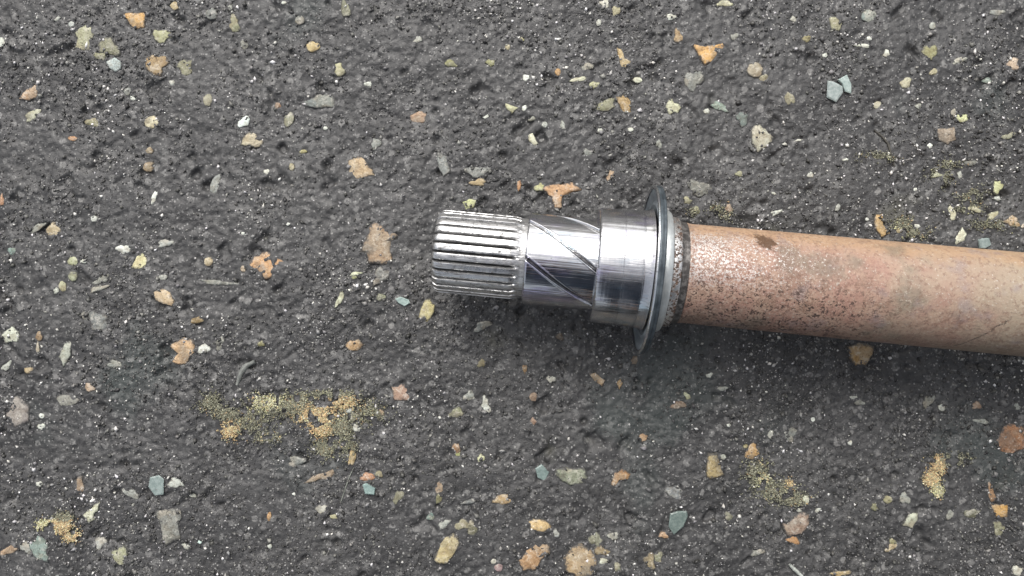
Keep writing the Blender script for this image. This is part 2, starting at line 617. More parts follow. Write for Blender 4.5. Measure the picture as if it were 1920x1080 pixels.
POLY = [  # outline corners in photograph pixels, colour
    ([(140, 60), (150, 46), (165, 42), (185, 50), (178, 65), (172, 80), (168, 95), (150, 97), (141, 88), (145, 72)], (168, 164, 135)),
    ([(230, 25), (250, 23), (272, 23), (272, 52), (255, 57), (242, 44)], (210, 160, 92)),
    ([(273, 110), (290, 102), (312, 105), (320, 118), (305, 128), (304, 144), (285, 142), (274, 132)], (168, 138, 98)),
    ([(199, 116), (215, 107), (229, 116), (229, 130), (218, 137), (205, 128)], (172, 180, 182)),
    ([(34, 186), (50, 166), (66, 158), (73, 168), (70, 182), (55, 190)], (186, 148, 118)),
    ([(768, 215), (785, 207), (800, 212), (798, 228), (780, 232), (768, 225)], (176, 142, 118)),
    ([(652, 300), (665, 293), (682, 295), (692, 310), (705, 330), (690, 332), (672, 337), (653, 330)], (196, 166, 132)),
    ([(820, 284), (835, 290), (846, 325), (832, 332), (820, 310)], (138, 138, 138)),
    ([(946, 193), (955, 196), (972, 202), (965, 208), (960, 214), (950, 205)], (208, 204, 162)),
    ([(988, 255), (998, 249), (1010, 270), (1003, 275), (992, 265)], (226, 222, 198)),
    ([(1157, 88), (1165, 92), (1172, 110), (1183, 115), (1180, 128), (1165, 127), (1160, 108)], (202, 172, 122)),
    ([(1155, 181), (1172, 175), (1183, 190), (1183, 212), (1168, 212), (1160, 196)], (170, 138, 92)),
    ([(1014, 352), (1030, 344), (1072, 341), (1094, 355), (1070, 364), (1052, 372), (1053, 391), (1040, 392), (1034, 370)], (198, 152, 112)),
    ([(867, 379), (880, 372), (894, 374), (890, 389), (872, 394)], (188, 188, 135)),
    ([(1300, 82), (1320, 86), (1340, 83), (1358, 80), (1357, 100), (1342, 106), (1322, 122), (1308, 100)], (222, 168, 95)),
    ([(1553, 35), (1565, 32), (1577, 45), (1573, 60), (1557, 56)], (168, 162, 128)),
    ([(1410, 240), (1425, 233), (1438, 243), (1451, 256), (1440, 275), (1420, 286), (1408, 270)], (192, 186, 170)),
    ([(1755, 241), (1790, 238), (1792, 262), (1775, 273), (1757, 263)], (158, 138, 122)),
    ([(465, 497), (475, 480), (490, 472), (510, 474), (536, 490), (521, 508), (510, 521), (490, 522), (480, 511)], (208, 158, 112)),
    ([(319, 650), (330, 640), (345, 632), (363, 637), (365, 660), (350, 682), (330, 684), (322, 678), (335, 665)], (206, 166, 126)),
    ([(287, 547), (305, 540), (320, 547), (328, 562), (322, 575), (305, 571), (291, 563)], (198, 170, 138)),
    ([(245, 501), (256, 480), (267, 473), (277, 488), (270, 502), (255, 505)], (222, 212, 164)),
    ([(0, 630), (18, 615), (25, 608), (38, 625), (35, 642), (10, 643)], (202, 202, 188)),
    ([(108, 670), (120, 642), (135, 638), (132, 668), (118, 690)], (168, 168, 158)),
    ([(645, 648), (655, 638), (672, 635), (683, 647), (670, 658), (651, 656)], (178, 142, 102)),
    ([(693, 425), (701, 414), (720, 418), (722, 432), (750, 433), (744, 448), (735, 452), (737, 490), (715, 497), (690, 495), (688, 478), (675, 472), (684, 452)], (172, 142, 116)),
    ([(783, 596), (793, 566), (805, 559), (815, 572), (812, 590), (800, 606), (785, 603)], (200, 184, 130)),
    ([(5, 770), (30, 740), (55, 760), (55, 790), (30, 802), (10, 790)], (148, 136, 136)),
    ([(153, 966), (170, 948), (187, 940), (185, 958), (175, 965), (178, 976), (165, 981)], (195, 192, 170)),
    ([(290, 960), (310, 952), (338, 955), (342, 970), (335, 985), (340, 1010), (310, 1026), (303, 1000), (299, 976)], (136, 134, 131)),
    ([(570, 905), (590, 890), (638, 872), (626, 894), (600, 900)], (152, 130, 110)),
    ([(734, 724), (752, 721), (769, 725), (770, 751), (738, 752)], (170, 135, 118)),
    ([(1040, 882), (1062, 877), (1095, 878), (1105, 895), (1090, 908), (1070, 912), (1050, 900)], (136, 138, 120)),
    ([(1145, 910), (1150, 886), (1165, 879), (1183, 888), (1180, 898), (1160, 900), (1152, 913)], (172, 122, 70)),
    ([(983, 985), (1000, 972), (1020, 975), (1037, 988), (1020, 997), (995, 995)], (210, 176, 126)),
    ([(970, 1050), (985, 1030), (1010, 1012), (1030, 1020), (1032, 1036), (1015, 1050), (1005, 1070), (980, 1070)], (178, 138, 100)),
    ([(1057, 1045), (1070, 1026), (1090, 1021), (1110, 1035), (1122, 1050), (1115, 1082), (1085, 1084), (1060, 1070)], (180, 150, 114)),
    ([(814, 1045), (825, 1015), (850, 998), (862, 1010), (858, 1030), (840, 1056), (818, 1056)], (190, 170, 126)),
    ([(1104, 700), (1118, 699), (1136, 714), (1130, 726), (1115, 715)], (182, 150, 118)),
    ([(1322, 896), (1328, 850), (1343, 847), (1350, 868), (1358, 890), (1335, 898)], (165, 142, 98)),
    ([(1469, 982), (1490, 970), (1500, 960), (1518, 965), (1519, 985), (1505, 1001), (1475, 1006)], (158, 132, 118)),
    ([(1692, 985), (1705, 963), (1722, 962), (1722, 976), (1710, 993)], (186, 186, 168)),
    ([(1865, 826), (1880, 800), (1900, 792), (1921, 800), (1924, 840), (1895, 851), (1872, 846)], (168, 116, 80)),
    ([(1855, 945), (1888, 945), (1887, 968), (1865, 971)], (202, 152, 76)),
    ([(1590, 650), (1610, 642), (1640, 650), (1636, 666), (1626, 686), (1605, 686), (1592, 671)], (178, 136, 78)),
    ([(1640, 400), (1652, 398), (1655, 420), (1668, 438), (1652, 447), (1640, 430)], (196, 156, 98)),
    ([(1785, 450), (1797, 434), (1804, 424), (1813, 437), (1808, 452), (1792, 460)], (220, 220, 200)),
]

BLOB = [  # x, y, width, height, turn (deg clockwise), kind, colour
    (328, 11, 18, 16, 0, 'r', (204, 178, 124)), (303, 67, 38, 22, 10, 'f', (172, 168, 132)), (347, 125, 30, 28, 0, 'f', (142, 138, 108)),
    (440, 46, 20, 30, 0, 'f', (142, 140, 112)), (587, 87, 26, 20, 0, 'r', (198, 172, 122)), (636, 130, 20, 26, 0, 'f', (192, 188, 142)),
    (390, 188, 18, 24, 0, 'r', (152, 152, 132)), (284, 229, 26, 24, 0, 'r', (216, 202, 172)), (457, 228, 24, 19, -50, 'f', (228, 234, 232)),
    (472, 263, 34, 30, 0, 'f', (192, 178, 152)), (540, 222, 20, 30, 10, 'r', (152, 148, 128)), (60, 215, 30, 18, -35, 'f', (192, 188, 166)),
    (175, 230, 32, 14, 0, 'f', (138, 132, 102)), (137, 260, 17, 10, 0, 'r', (178, 128, 88)), (280, 282, 18, 14, 0, 'a', (166, 142, 112)),
    (275, 312, 32, 16, 0, 'f', (154, 128, 98)), (603, 190, 50, 28, 0, 'f', (124, 128, 128)), (403, 345, 17, 40, 18, 'r', (150, 150, 149)),
    (568, 284, 15, 8, 0, 'r', (170, 160, 100)), (547, 313, 12, 14, 0, 'r', (168, 158, 128)), (499, 321, 13, 12, 0, 'a', (218, 218, 212)),
    (108, 36, 18, 9, -30, 'a', (214, 214, 208)), (134, 45, 12, 11, 0, 'r', (220, 224, 222)), (3, 80, 14, 20, 0, 'r', (214, 214, 208)),
    (250, 184, 12, 11, 0, 'r', (214, 214, 208)), (205, 90, 44, 28, 10, 'f', (132, 128, 106)), (190, 105, 26, 16, 0, 'f', (140, 136, 108)),
    (397, 26, 24, 22, 0, 'r', (128, 128, 127)), (432, 14, 11, 17, 30, 'a', (196, 196, 192)), (533, 6, 12, 7, 0, 'a', (220, 220, 214)),
    (562, 38, 18, 18, 0, 'r', (132, 132, 130)), (458, 84, 14, 22, 0, 'f', (130, 130, 128)), (240, 172, 14, 16, 0, 'r', (140, 140, 138)),
    (322, 155, 13, 12, 0, 'a', (196, 196, 192)), (520, 197, 14, 14, 0, 'a', (180, 132, 96)), (610, 240, 12, 8, 0, 'a', (206, 206, 200)),
    (648, 18, 16, 34, 0, 'f', (142, 140, 112)), (705, 270, 18, 22, 0, 'f', (138, 138, 136)), (895, 322, 40, 22, 0, 'f', (136, 135, 134)),
    (897, 342, 32, 13, 0, 'f', (176, 152, 116)), (983, 203, 9, 12, 25, 'r', (226, 226, 220)), (985, 146, 14, 17, 20, 'a', (226, 226, 222)),
    (1046, 135, 11, 15, 0, 'r', (188, 144, 94)), (1086, 149, 28, 10, -10, 'f', (206, 204, 178)), (1114, 160, 24, 12, -15, 'f', (176, 172, 136)),
    (1197, 149, 26, 12, -8, 'a', (218, 218, 196)), (1135, 198, 40, 20, -10, 'f', (142, 138, 112)), (1261, 201, 24, 28, 0, 'f', (206, 202, 170)),
    (1012, 351, 20, 16, 0, 'f', (186, 182, 132)), (1144, 329, 14, 26, 25, 'a', (176, 144, 116)), (973, 348, 9, 24, 0, 'a', (184, 134, 94)),
    (1134, 7, 20, 14, 0, 'f', (216, 214, 206)), (1155, 20, 15, 20, 0, 'f', (166, 160, 128)), (1123, 42, 10, 14, 10, 'r', (198, 198, 194)),
    (1258, 32, 18, 13, -20, 'f', (208, 208, 202)), (1271, 68, 14, 28, 0, 'f', (178, 148, 112)), (912, 219, 13, 10, 0, 'a', (220, 220, 214)),
    (845, 119, 22, 14, 0, 'f', (146, 142, 96)), (920, 118, 16, 14, 0, 'f', (146, 142, 100)), (952, 88, 10, 12, 0, 'r', (196, 182, 148)),
    (979, 74, 9, 11, 0, 'r', (180, 172, 92)), (1102, 125, 24, 14, 0, 'f', (150, 150, 148)), (1055, 236, 9, 17, -25, 'f', (166, 166, 162)),
    (1021, 234, 12, 12, 0, 'r', (176, 176, 172)), (1182, 243, 12, 9, 0, 'r', (222, 222, 216)), (1125, 245, 11, 11, 0, 'r', (206, 206, 200)),
    (1102, 286, 16, 14, 0, 'f', (138, 138, 136)), (1000, 222, 16, 9, -15, 'f', (160, 158, 150)), (783, 75, 20, 10, -20, 'f', (176, 176, 172)),
    (690, 157, 18, 9, 0, 'f', (206, 206, 200)), (1235, 270, 12, 16, 0, 'f', (150, 150, 146)),
    (1360, 5, 26, 14, 0, 'f', (206, 200, 164)), (1488, 36, 14, 16, -20, 'a', (206, 206, 200)), (1628, 30, 29, 25, 0, 'r', (146, 158, 158)),
    (1512, 73, 15, 14, 0, 'f', (144, 132, 94)), (1617, 86, 26, 8, 0, 'f', (206, 206, 196)), (1629, 73, 12, 11, 0, 'a', (216, 216, 210)),
    (1662, 100, 12, 16, 10, 'f', (214, 214, 206)), (1743, 98, 24, 28, -30, 'f', (158, 152, 110)), (1750, 135, 15, 13, 0, 'f', (178, 172, 132)),
    (1797, 114, 28, 11, -25, 'f', (170, 170, 164)), (1899, 120, 26, 22, 0, 'f', (206, 178, 158)), (1415, 131, 32, 28, 0, 'r', (172, 156, 136)),
    (1432, 146, 16, 16, 0, 'f', (140, 132, 106)), (1697, 156, 22, 20, 0, 'f', (192, 188, 164)), (1479, 185, 17, 26, -20, 'f', (152, 144, 118)),
    (1350, 200, 36, 13, 20, 'f', (146, 160, 152)), (1325, 208, 15, 13, 0, 'a', (220, 220, 214)), (1393, 222, 22, 26, 0, 'f', (118, 128, 126)),
    (1647, 196, 17, 16, 0, 'r', (212, 210, 190)), (1803, 221, 22, 19, 0, 'r', (208, 208, 158)), (1742, 274, 14, 12, 0, 'a', (222, 222, 216)),
    (1583, 300, 15, 6, -10, 'a', (216, 216, 210)), (1496, 264, 20, 7, -20, 'a', (206, 206, 202)), (1470, 270, 14, 7, 20, 'a', (214, 214, 210)),
    (1377, 69, 13, 15, 30, 'f', (150, 150, 148)), (1545, 105, 12, 12, 0, 'a', (196, 196, 190)), (1750, 47, 14, 14, 0, 'r', (176, 176, 172)),
    (1720, 200, 11, 13, 0, 'f', (166, 166, 160)), (1300, 150, 34, 40, 0, 'f', (128, 128, 126)), (1872, 22, 34, 10, 0, 'f', (150, 150, 148)),
    (1853, 150, 22, 12, 10, 'f', (150, 160, 154)), (1786, 212, 10, 16, 20, 'f', (150, 150, 146)), (1890, 255, 26, 12, -20, 'f', (152, 148, 128)),
    (1755, 328, 20, 12, 0, 'f', (206, 204, 172)), (1799, 328, 14, 18, 20, 'a', (214, 214, 208)), (1870, 350, 20, 24, 0, 'f', (190, 188, 142)),
    (1871, 372, 18, 8, 0, 'f', (190, 190, 186)), (1784, 400, 14, 26, -15, 'f', (206, 204, 178)), (1826, 392, 26, 12, 15, 'f', (208, 206, 172)),
    (1864, 405, 16, 22, 20, 'f', (184, 182, 150)), (1897, 416, 30, 20, 0, 'f', (176, 142, 100)), (1916, 424, 12, 9, 0, 'a', (206, 188, 174)),
    (1718, 424, 14, 8, 20, 'a', (222, 222, 218)), (1716, 355, 9, 8, 0, 'a', (224, 224, 220)), (1625, 411, 9, 9, 0, 'a', (196, 196, 192)),
    (1684, 432, 14, 10, 0, 'f', (196, 178, 140)), (1570, 390, 11, 16, 25, 'a', (176, 176, 174)), (1455, 398, 26, 8, -18, 'f', (196, 196, 190)),
    (1450, 363, 14, 6, 15, 'a', (196, 196, 190)), (1518, 328, 13, 14, 0, 'f', (190, 190, 186)), (1310, 352, 50, 26, 35, 'f', (124, 122, 118)),
    (1288, 376, 15, 14, 0, 'f', (164, 162, 128)), (1304, 394, 18, 16, 0, 'f', (138, 134, 104)), (1366, 391, 16, 15, 0, 'f', (176, 150, 130)),
    (1385, 326, 14, 12, 0, 'f', (150, 146, 116)), (1820, 306, 22, 12, 0, 'f', (132, 130, 126)),
    (455, 504, 10, 13, -10, 'r', (188, 162, 140)), (382, 654, 24, 20, -30, 'f', (218, 218, 216)), (232, 467, 26, 19, 5, 'f', (232, 232, 230)),
    (100, 433, 26, 32, 10, 'f', (178, 158, 128)), (138, 490, 19, 18, 0, 'r', (172, 172, 138)), (138, 518, 17, 20, 0, 'r', (160, 160, 132)),
    (118, 537, 15, 20, -20, 'r', (182, 178, 140)), (158, 490, 12, 8, 10, 'r', (216, 216, 208)), (106, 545, 12, 13, 0, 'r', (186, 186, 178)),
    (390, 490, 18, 18, 0, 'r', (190, 170, 140)), (290, 369, 11, 27, 28, 'f', (220, 220, 216)), (73, 630, 13, 20, 10, 'f', (158, 130, 102)),
    (71, 652, 8, 18, 0, 'f', (172, 162, 148)), (368, 601, 32, 11, -18, 'f', (150, 126, 88)), (54, 694, 15, 14, 0, 'f', (176, 152, 116)),
    (4, 375, 10, 20, 0, 'f', (184, 136, 104)), (178, 410, 14, 13, 0, 'r', (206, 206, 204)), (310, 456, 34, 12, -8, 'f', (168, 168, 166)),
    (638, 560, 12, 30, 22, 'f', (206, 204, 178)), (668, 513, 22, 8, -8, 'f', (206, 206, 176)), (664, 520, 10, 8, 0, 'f', (150, 150, 110)),
    (714, 518, 22, 40, 25, 'f', (128, 125, 124)), (714, 557, 16, 15, 0, 'f', (144, 144, 118)), (190, 525, 36, 12, -25, 'f', (146, 146, 144)),
    (185, 541, 34, 10, -20, 'f', (156, 156, 152)), (70, 427, 30, 12, -30, 'f', (140, 140, 137)), (24, 470, 16, 16, 0, 'f', (132, 150, 146)),
    (410, 530, 60, 10, 5, 'f', (132, 132, 130)), (305, 520, 18, 10, 0, 'r', (166, 166, 164)), (540, 420, 9, 8, 0, 'a', (226, 226, 222)),
    (456, 438, 12, 6, 20, 'a', (214, 214, 210)), (490, 645, 14, 12, 0, 'f', (136, 130, 92)), (14, 686, 26, 11, -35, 'f', (176, 176, 170)),
    (215, 683, 30, 14, 10, 'f', (136, 136, 133)), (412, 644, 14, 26, 25, 'f', (136, 136, 134)), (180, 600, 50, 34, 20, 'f', (120, 120, 121)),
    (123, 752, 36, 24, 10, 'f', (134, 132, 131)), (166, 727, 20, 16, 0, 'f', (176, 148, 126)), (77, 780, 12, 10, 0, 'r', (216, 216, 212)),
    (76, 800, 15, 12, 20, 'f', (206, 206, 200)), (150, 911, 16, 30, 0, 'f', (156, 132, 112)), (330, 905, 28, 18, 20, 'f', (186, 186, 182)),
    (246, 926, 34, 15, 35, 'f', (150, 150, 148)), (225, 1041, 30, 30, 0, 'f', (162, 160, 130)), (185, 1020, 20, 30, 20, 'f', (176, 174, 172)),
    (75, 1028, 34, 46, -30, 'f', (132, 146, 142)), (15, 1033, 32, 15, -15, 'f', (168, 136, 110)), (48, 1025, 24, 26, 0, 'f', (160, 158, 155)),
    (505, 968, 9, 18, 10, 'r', (184, 134, 76)), (603, 954, 18, 20, 35, 'f', (196, 196, 192)), (627, 968, 14, 12, 0, 'f', (170, 168, 128)),
    (661, 855, 14, 36, 15, 'f', (186, 158, 112)), (662, 803, 24, 18, 0, 'f', (222, 222, 218)), (555, 865, 28, 22, 0, 'f', (124, 124, 123)),
    (74, 907, 14, 13, 0, 'a', (216, 216, 210)), (360, 930, 14, 10, 0, 'f', (166, 164, 156)), (349, 1024, 18, 9, 20, 'f', (166, 166, 160)),
    (551, 926, 9, 9, 0, 'a', (222, 222, 218)), (375, 1016, 10, 9, 0, 'a', (200, 220, 218)), (506, 1024, 10, 9, 0, 'r', (186, 186, 180)),
    (690, 894, 26, 17, 0, 'f', (178, 122, 84)), (711, 888, 14, 14, 0, 'f', (132, 128, 100)), (856, 840, 15, 20, 0, 'f', (156, 118, 86)), (858, 851, 12, 10, 0, 'f', (170, 170, 112)),
    (902, 858, 13, 16, -25, 'f', (210, 208, 168)), (1265, 923, 30, 26, 10, 'f', (132, 132, 136)), (1246, 1004, 24, 12, 0, 'f', (184, 138, 100)),
    (942, 936, 32, 18, -15, 'f', (180, 146, 98)), (824, 914, 16, 20, 0, 'f', (152, 128, 108)), (823, 934, 14, 16, 0, 'f', (132, 128, 96)),
    (747, 931, 16, 26, 25, 'f', (136, 132, 112)), (935, 1064, 16, 16, 0, 'r', (160, 132, 136)), (925, 1052, 12, 11, 0, 'r', (206, 206, 200)),
    (1000, 744, 16, 17, 0, 'r', (156, 130, 112)), (1000, 789, 14, 17, 0, 'a', (160, 126, 108)), (1207, 820, 17, 13, -15, 'f', (186, 150, 118)),
    (911, 759, 17, 30, -10, 'f', (200, 200, 196)), (880, 742, 22, 20, 0, 'f', (150, 150, 147)), (1150, 1005, 20, 16, -20, 'f', (206, 206, 202)),
    (1118, 1013, 28, 24, 0, 'f', (140, 138, 120)), (1128, 1033, 26, 18, 20, 'f', (146, 126, 96)), (1131, 1051, 16, 13, -10, 'f', (206, 206, 192)),
    (1218, 1052, 24, 28, 0, 'f', (150, 132, 102)), (1235, 1045, 18, 20, 0, 'f', (140, 138, 116)), (1157, 1062, 14, 16, 0, 'f', (146, 146, 128)),
    (855, 774, 26, 20, 0, 'f', (140, 138, 110)), (867, 983, 28, 18, 0, 'f', (144, 142, 118)), (833, 982, 24, 14, -30, 'f', (158, 158, 154)),
    (885, 990, 20, 26, 0, 'f', (116, 114, 92)), (808, 968, 16, 15, 0, 'f', (112, 132, 128)), (1043, 1000, 12, 16, -20, 'f', (166, 166, 166)),
    (880, 940, 26, 10, -10, 'f', (120, 120, 122)), (1050, 632, 15, 15, 0, 'f', (112, 88, 70)), (1190, 676, 13, 20, 5, 'a', (136, 108, 88)),
    (1162, 720, 14, 22, -10, 'a', (176, 136, 84)), (984, 692, 11, 15, 0, 'f', (178, 132, 72)), (1033, 711, 19, 15, 30, 'f', (186, 186, 182)),
    (903, 681, 16, 16, 0, 'f', (116, 112, 84)), (905, 611, 32, 18, -20, 'f', (136, 136, 134)), (1330, 703, 15, 9, -15, 'f', (214, 214, 210)),
    (1272, 759, 26, 16, 0, 'f', (166, 130, 104)), (1288, 742, 11, 16, -30, 'f', (190, 188, 158)), (1355, 728, 24, 8, -10, 'f', (150, 150, 147)),
    (665, 782, 18, 18, 0, 'f', (150, 146, 128)), (712, 775, 16, 14, 0, 'f', (156, 132, 108)), (655, 770, 20, 12, 0, 'f', (180, 180, 178)),
    (1410, 847, 24, 30, -10, 'f', (188, 146, 92)), (1397, 836, 10, 10, 0, 'r', (150, 140, 90)), (1511, 937, 14, 20, 0, 'f', (206, 206, 186)),
    (1488, 1014, 27, 13, 5, 'f', (184, 124, 60)), (1665, 937, 17, 16, 0, 'r', (142, 138, 92)), (1640, 951, 15, 14, 0, 'f', (126, 122, 92)),
    (1676, 1018, 12, 16, 0, 'f', (158, 152, 116)), (1672, 1028, 24, 12, -20, 'f', (180, 160, 128)), (1831, 760, 18, 17, 0, 'f', (168, 138, 118)),
    (1764, 764, 14, 15, 0, 'r', (206, 206, 202)), (1740, 752, 26, 18, -30, 'f', (140, 140, 138)), (1857, 924, 13, 34, -10, 'f', (152, 116, 86)),
    (1870, 990, 22, 26, 0, 'f', (136, 132, 108)), (1820, 962, 26, 20, 0, 'f', (108, 106, 88)), (1595, 831, 10, 11, 0, 'a', (206, 206, 202)),
    (1445, 814, 13, 20, 0, 'a', (166, 166, 162)), (1482, 815, 24, 26, -30, 'f', (128, 128, 126)), (1905, 1069, 20, 24, -20, 'f', (206, 206, 200)),
    (1577, 1076, 34, 12, 0, 'f', (184, 158, 112)), (1612, 755, 20, 11, 15, 'f', (156, 156, 152)), (1525, 787, 10, 9, 0, 'r', (216, 216, 212)),
    (1366, 797, 9, 8, 0, 'a', (222, 222, 218)), (1366, 968, 16, 16, 0, 'f', (132, 130, 114)), (1420, 1036, 24, 14, -20, 'f', (130, 130, 128)),
    (1905, 762, 12, 14, 0, 'f', (170, 170, 168)), (1840, 790, 26, 9, 5, 'f', (160, 160, 156)), (1697, 935, 22, 20, 0, 'f', (146, 146, 142)),
    (1780, 965, 14, 18, 0, 'f', (146, 146, 142)), (1355, 856, 12, 14, 0, 'a', (206, 206, 196)), (1498, 957, 14, 8, 10, 'a', (210, 210, 204)),
    (1535, 957, 14, 9, -20, 'f', (206, 206, 202)), (1600, 745, 14, 7, 0, 'f', (176, 176, 172)), (1780, 560, 1, 1, 0, 'r', (0, 0, 0)),
]

n_stone = 0
for poly, rgb in POLY:
    rnd = random.Random(int(poly[0][0] * 13 + poly[0][1]))
    cx = sum(p[0] for p in poly) / len(poly)
    cy = sum(p[1] for p in poly) / len(poly)
    loc = densify([(p[0] - cx, p[1] - cy) for p in poly], rnd)
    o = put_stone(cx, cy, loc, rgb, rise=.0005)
    o.parent = ground
    n_stone += 1
for (x, y, w, h, a, k, rgb) in BLOB:
    if w < 2:
        continue
    rnd = random.Random(int(x * 131 + y))
    n = 9 if max(w, h) < 15 else (12 if max(w, h) < 26 else 16)
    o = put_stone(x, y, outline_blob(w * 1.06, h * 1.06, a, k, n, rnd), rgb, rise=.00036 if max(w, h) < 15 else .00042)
    o.parent = ground
    n_stone += 1

# the plainer grey stones of the mix: a few shared outlines, up to the limit of single parts, the rest in one piece
proto = []
for i in range(8):
    rnd = random.Random(900 + i)
    pts = [(p[0] * H / FPX, -p[1] * H / FPX) for p in outline_blob(16, 13, 0, 'f' if i % 2 else 'a', 10, rnd)]
    ob = plate_mesh('stone', pts, .00034, STONE, rnd=rnd)
    proto.append(ob)
used = [0] * 8
i = 0
while n_stone < 300:
    X, Y = rng.uniform(0, 1920), rng.uniform(0, 1080)
    k = i % 8
    i += 1
    o = proto[k] if not used[k] else proto[k].copy()
    if used[k]:
        col.objects.link(o)
    used[k] += 1
    w = px(X, Y)
    s = rng.uniform(.8, 2.4)
    o.scale = (s, s * rng.uniform(.6, 1), 1)
    o.rotation_euler = (0, 0, rng.uniform(0, 6.28))
    o.location = (w.x, w.y, gz(w.x, w.y) - .00012)
    g = rng.uniform(112, 146)
    o.color = (*alb((g, g, g - rng.uniform(0, 8))), 1)
    o.parent = ground
    n_stone += 1
for k in range(8):
    if not used[k]:
        bpy.data.objects.remove(proto[k])

# ------------------------------------------------------------------ grit, moss: many small grains joined
_octv = np.array([(1, 0, 0), (-1, 0, 0), (0, 1, 0), (0, -1, 0), (0, 0, 1), (0, 0, -1)], float)
_octf = np.array([(0, 2, 4), (2, 1, 4), (1, 3, 4), (3, 0, 4), (2, 0, 5), (1, 2, 5), (3, 1, 5), (0, 3, 5)])


def grains(name, P, S, C, mat, flat=.7, jit=.35):
    n = len(P)
    v = np.repeat(_octv[None], n, 0) * (1 + rng.uniform(-jit, jit, (n, 6, 1)))
    v = v + rng.uniform(-jit, jit, (n, 6, 3)) * .5
    v = v * (S[:, None, None] * np.stack([rng.uniform(.7, 1.35, n), rng.uniform(.55, 1.0, n), flat * np.ones(n)], 1)[:, None, :])
    a = rng.uniform(0, 6.28, n)
    c, s = np.cos(a)[:, None], np.sin(a)[:, None]
    t = rng.uniform(-.6, .6, n)
    ct, st = np.cos(t)[:, None], np.sin(t)[:, None]
    y, z = v[:, :, 1] * ct - v[:, :, 2] * st, v[:, :, 1] * st + v[:, :, 2] * ct
    x = v[:, :, 0]
    v = np.stack([x * c - y * s, x * s + y * c, z], 2) + P[:, None, :]
    f = (_octf[None] + (np.arange(n) * 6)[:, None, None]).reshape(-1, 3)
    return fast_mesh(name, v.reshape(-1, 3), f, mat, tint=np.repeat(C, 6, 0))


GR = mat_grain()
N = 62000
gxr = np.concatenate([rng.uniform(-.205, .205, N * 2), rng.uniform(-.6, .6, N * 2)])
gyr = np.concatenate([rng.uniform(-.120, .120, N * 2), rng.uniform(-.45, .55, N * 2)])
outer = np.arange(N * 4) >= N * 2
inframe = (np.abs(gxr) < .205) & (np.abs(gyr) < .120)
dens = vnoise(gxr * 38, gyr * 38, 11) * .6 + vnoise(gxr * 140, gyr * 140, 12) * .4
keep = (rng.random(N * 4) < np.clip((dens - .22) * 1.7, .08, 1)) & ~(outer & inframe)
gxr, gyr = gxr[keep], gyr[keep]
n = len(gxr)
S = np.clip(rng.lognormal(math.log(.00030), .50, n), .00012, .0011)
tone = rng.random(n)
g = np.where(tone < .62, rng.uniform(.022, .10, n), np.where(tone < .875, rng.uniform(.11, .30, n), rng.uniform(.45, .88, n)))
wm = vnoise(gxr * 60, gyr * 60, 31) * .5 + vnoise(gxr * 17, gyr * 17, 32) * .5
dull = (g > .4) & (rng.random(n) > np.clip((wm - .36) * 4.2, .12, 1))
g = np.where(dull, rng.uniform(.04, .16, n), g)
S = np.where(g > .4, np.minimum(S * 1.05, .0009), S)
C = np.stack([g, g * rng.uniform(.96, 1.0, n), g * rng.uniform(.88, 1.0, n)], 1)
P = np.stack([gxr, gyr, ground_h(gxr, gyr) + S * .25], 1)
grit = grains('grit', P, S, C, GR)
tag(grit, 'pale and dark grit scattered over the whole asphalt surface', kind='stuff')

MOSS = mat_moss()


def moss(name_label, lobes, total, seed, cols, size=.00032):
    total = int(total * 4.2)
    """lobes: (x, y, rx, ry, weight, colour index)"""
    r = np.random.default_rng(seed)
    Ps, Cs = [], []
    wt = sum(l[4] for l in lobes)
    for (x, y, rx, ry, wgt, ci) in lobes:
        n = int(total * wgt / wt)
        q = r.normal(0, .55, (n, 2))
        X = x + q[:, 0] * rx
        Y = y + q[:, 1] * ry
        d = H / FPX
        wx, wy = (X - 960) * d, (540 - Y) * d
        m_ = vnoise(wx * 420, wy * 420, seed) > .30
        wx, wy = wx[m_], wy[m_]
        z = ground_h(wx, wy) + np.clip(vnoise(wx * 260, wy * 260, seed + 3) - .25, 0, 1) * .0012 + r.uniform(0, .0002, len(wx))
        Ps.append(np.stack([wx, wy, z], 1))
        base = np.array(cols)[ci][r.integers(0, len(cols[ci]), len(wx))]
        alt = np.array(cols)[r.integers(0, 3, len(wx)), r.integers(0, 4, len(wx))]
        base = np.where((r.random(len(wx)) < (.42 if ci else .12))[:, None], alt, base)
        base = base * .78 + np.array([.40, .36, .26]) * .22
        Cs.append(base * r.uniform(.75, 1.5, (len(wx), 1)) * (1.25 if ci else .95))
    P = np.concatenate(Ps)
    C = np.concatenate(Cs)
    c0 = P.mean(0)
    S = r.uniform(.5, 1.3, len(P)) * size
    o = grains('moss_patch', P - c0, S, np.clip(C, .01, .8), MOSS, flat=.9)
    o.location = c0
    tag(o, name_label, 'moss', 'patches of moss and lichen on the asphalt')
    return o


